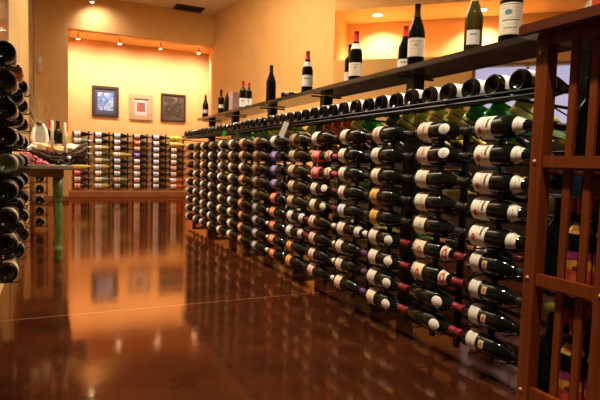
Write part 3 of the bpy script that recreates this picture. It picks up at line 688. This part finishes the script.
def lump(name, mat, loc, sc, label, cat, seed, group=None):
    bm = bmesh.new(); bmesh.ops.create_icosphere(bm, subdivisions=3, radius=1); rr = random.Random(seed); ph = [rr.uniform(0, 6) for _ in range(6)]
    for vv in bm.verts:
        p = vv.co.copy(); d = 1+.13*math.sin(3*p.x+ph[0])*math.sin(4*p.y+ph[1])+.09*math.sin(7*p.z+ph[2]+2*p.x)+.05*math.sin(11*p.x+ph[3])
        vv.co = Vector((p.x*sc[0], p.y*sc[1], p.z*sc[2]))*d
    o = obj(name, bm, mat, smooth=True); o.location = loc; tag(o, label, cat, group); return o
BREAD = pm('pale_cloth', (.68, .50, .27), .8, noise=.25, nscale=30, bump=.4)
lump('bread_loaf', BREAD, (-.075, 4.53, TT+.135), (.066, .06, .040), 'pale golden loaf at the left end of the basket', 'bread', 1)
lump('bread_roll', pm('orange_crust', (.62, .25, .07), .7, noise=.3, nscale=22), (.005, 4.50, TT+.125), (.034, .05, .030), 'orange-brown roll in the middle of the basket', 'bread', 2)
lump('straw_packing', M['straw'], (.070, 4.50, TT+.115), (.06, .06, .032), 'pale straw packing in the middle of the basket', 'straw', 3)
lump('wrapped_package', pm('cream_paper', (.74, .62, .44), .7, noise=.1, nscale=30), (.145, 4.52, TT+.135), (.050, .05, .034), 'cream paper package at the right end of the basket', 'package', 4)
# bottles behind the basket
G2 = 'bottles standing in the basket on the table'
bottle(k_(shape='bord', lab='l_greybl', cap='c_bright', capz=.225, z=(.05, .13)), (-.006, 4.60, TT+.075), up_, (0, -1, 0), 'dark bottle with bright red capsule standing in the basket', G2, .92)
bottle(k_(shape='bord', lab='l_tan', glass='glass', cap='c_black', z=(.03, .1)), (.050, 4.61, TT+.075), up_, (0, -1, 0), 'dark bottle between the two white candles in the basket', G2, .92)
bottle(k_(shape='bord', lab=None, glass='olive', cap='c_orange', capz=.26), (.108, 4.60, TT+.075), up_, (0, -1, 0), 'shorter dark bottle beside the right white candle', G2, .80)
# gift bag
gb = thing('gift_bag', 'grey gift bag with white tissue and dark bow behind the bread', 'bag', (-.078, 4.60, TT+.13))
bm = bmesh.new(); prism(bm, [(-.045, -.035), (.045, -.035), (.045, .035), (-.045, .035)], 0, .20)
for vv in bm.verts:
    if vv.co.z > .1: vv.co.x *= .85
obj('bag', bm, pm('grey_card', (.40, .37, .31), .6, noise=.15, nscale=20), gb)
WT = pm('white_tissue', (.80, .76, .68), .75)
for s in (-1, 1):
    bm = bmesh.new()
    for q in range(4):
        tube(bm, [(s*(.045+.004*q), -.045+.02*q, .0+.02*q), (s*(.062-.006*q), -.03+.015*q, .10), (s*(.045-.004*q), -.03+.018*q, .19), (s*(.022+.004*q), -.02+.01*q, .235)], [.016, .020, .015, .006], 7)
    obj('tissue', bm, WT, gb, True)
bm = bmesh.new(); bmesh.ops.create_icosphere(bm, subdivisions=2, radius=.026, matrix=Matrix.Translation((-.004, -.01, .238)) @ Matrix.Diagonal((1.25, 1, .8, 1))); obj('bow', bm, pm('dark_ribbon', (.06, .06, .035), .5, noise=.4, nscale=60), gb, True)
gb.scale = (.85, .85, .80)
# small white figure
sc = thing('white_figure', 'small white sculpted swan-like figure beside the grey gift bag', 'ornament', (-.150, 4.45, TT))
bm = bmesh.new()
tube(bm, [(0, 0, 0), (0, 0, .03)], [.035, .032], 12); obj('base', bm, WT, sc, True)
bm = bmesh.new(); tube(bm, [(0, 0, .03), (-.015, 0, .075), (-.005, 0, .115), (.022, 0, .145), (.04, 0, .135), (.05, 0, .12)], [.030, .024, .017, .014, .013, .006], 10); obj('neck', bm, WT, sc, True)
# candles in a black iron holder
ch = thing('candle_holder', 'black iron double candle holder with curled arms before the basket', 'candle holder', (.06, 4.36, TT))
bm = bmesh.new()
for x in (-.052, .036):
    bm = bmesh.new(); lathe(bm, [(0, .018), (.020, .018), (.022, .026), (.019, .028), (.008, .020), (0, .020)], 14, 0, Matrix.Translation((x, 0, .070)), False); obj('cup', bm, M['black'], ch, True)
bm = bmesh.new()
tube(bm, [(-.052, 0, .09), (-.052, 0, .06), (-.035, 0, .035), (-.008, 0, .028), (.02, 0, .035), (.036, 0, .06), (.036, 0, .09)], .005); tube(bm, [(-.008, 0, .03), (-.008, 0, .0)], [.005, .022], 10)
tube(bm, [(.0, 0, .005), (-.03, -.01, .028), (-.005, -.02, .045), (.02, -.01, .030), (.05, 0, .008), (.085, 0, .020), (.10, 0, .045)], .005)
obj('scroll_arm', bm, M['black'], ch, True)
WX = pm('candle_wax', (.86, .74, .62), .4)
for i, x in enumerate((.008, .096)):
    bm = bmesh.new(); lathe(bm, [(0, 0), (.011, 0), (.0105, .235-.01*i), (.007, .243-.01*i), (0, .244-.01*i)], 14)
    o = obj('candle', bm, WX, smooth=True); o.location = (x, 4.36, TT+.0905); tag(o, ('left tall white candle standing in the black iron holder', 'right tall white candle standing in the black iron holder')[i], 'candle', 'white candles on the table')
    bm = bmesh.new(); tube(bm, [(0, 0, .24-.01*i), (.001, 0, .252-.01*i)], .0012, 5); obj('wick', bm, M['black'], o)
# grapes
gp = thing('grape_bunch', 'bunch of pink grapes draped along the front of the table', 'grapes', (-.115, 4.20, TT))
GP = pm('pink_grape', (.62, .13, .20), .25, coat=.3, noise=.35, nscale=25)
bm = bmesh.new(); random.seed(21)
for i in range(90):
    s = random.random(); x = -.075+.17*s+random.uniform(-.012, .012); zz = .010+max(0, .105*(1-s)**1.1)*random.random()
    bmesh.ops.create_icosphere(bm, subdivisions=2, radius=random.uniform(.0085, .0105), matrix=Matrix.Translation((x, random.uniform(-.02, .025), zz)))
o = obj('berries', bm, GP, gp, True); o['kind'] = 'stuff'
bm = bmesh.new(); LV = [(0, 0), (.02, .018), (.012, .03), (.03, .04), (.024, .05), (0, .06), (-.024, .05), (-.03, .04), (-.012, .03), (-.02, .018)]
for cx, cz, rz_ in ((.025, .045, .3), (-.005, .035, -.6)):
    vs = [bm.verts.new((cx+x*math.cos(rz_), .01+x*math.sin(rz_)-y*.5, cz-.01+y*.35)) for x, y in LV]; bm.faces.new(vs)
bmesh.ops.solidify(bm, geom=bm.faces[:], thickness=.0015)
obj('leaf', bm, pm('vine_leaf', (.07, .24, .04), .5, noise=.3, nscale=50), gp)
# dried grass rising behind the basket
dg = thing('dried_grass', 'tall wispy dried grasses standing in a narrow pot on the table', 'dried plant', (-.07, 5.25, TT))
bm = bmesh.new(); lathe(bm, [(0, 0), (.035, 0), (.042, .06), (.030, .12), (.024, .13), (.018, .12), (0, .1)], 16); obj('pot', bm, BK, dg, True)
bm = bmesh.new(); random.seed(8)
for i in range(46):
    a = random.uniform(-1, 1); h = random.uniform(.3, .6); dx = a*.17; dy = random.uniform(-.1, .1)
    dx = max(dx, -.125) if True else dx
    pts = [(dx*.05, dy*.05, .10), (dx*.3, dy*.3, .10+h*.4), (dx*.65, dy*.7, .10+h*.75), (dx*1.05, dy, .10+h*.98)]
    tube(bm, pts, [.0012, .001, .0009, .0006], 4)
    if i % 3 == 0:
        tube(bm, [(p[0], p[1], p[2]) for p in (pts[2], pts[3])], [.0025, .001], 4)
o = obj('stems', bm, M['straw'], dg); o['kind'] = 'stuff'
# iron rod trivet
t = thing('white_knob_ornament', 'small ornament with a round white knob at basket right end', 'ornament', (.245-.06, 4.44, TT))
bm = bmesh.new(); tube(bm, [(0, 0, 0), (0, 0, .05)], [.014, .006], 10); obj('stem', bm, M['black'], t, True)
bm = bmesh.new(); bmesh.ops.create_icosphere(bm, subdivisions=2, radius=.014, matrix=Matrix.Translation((0, 0, .06))); obj('knob', bm, WT, t, True)
t.location.x = .128
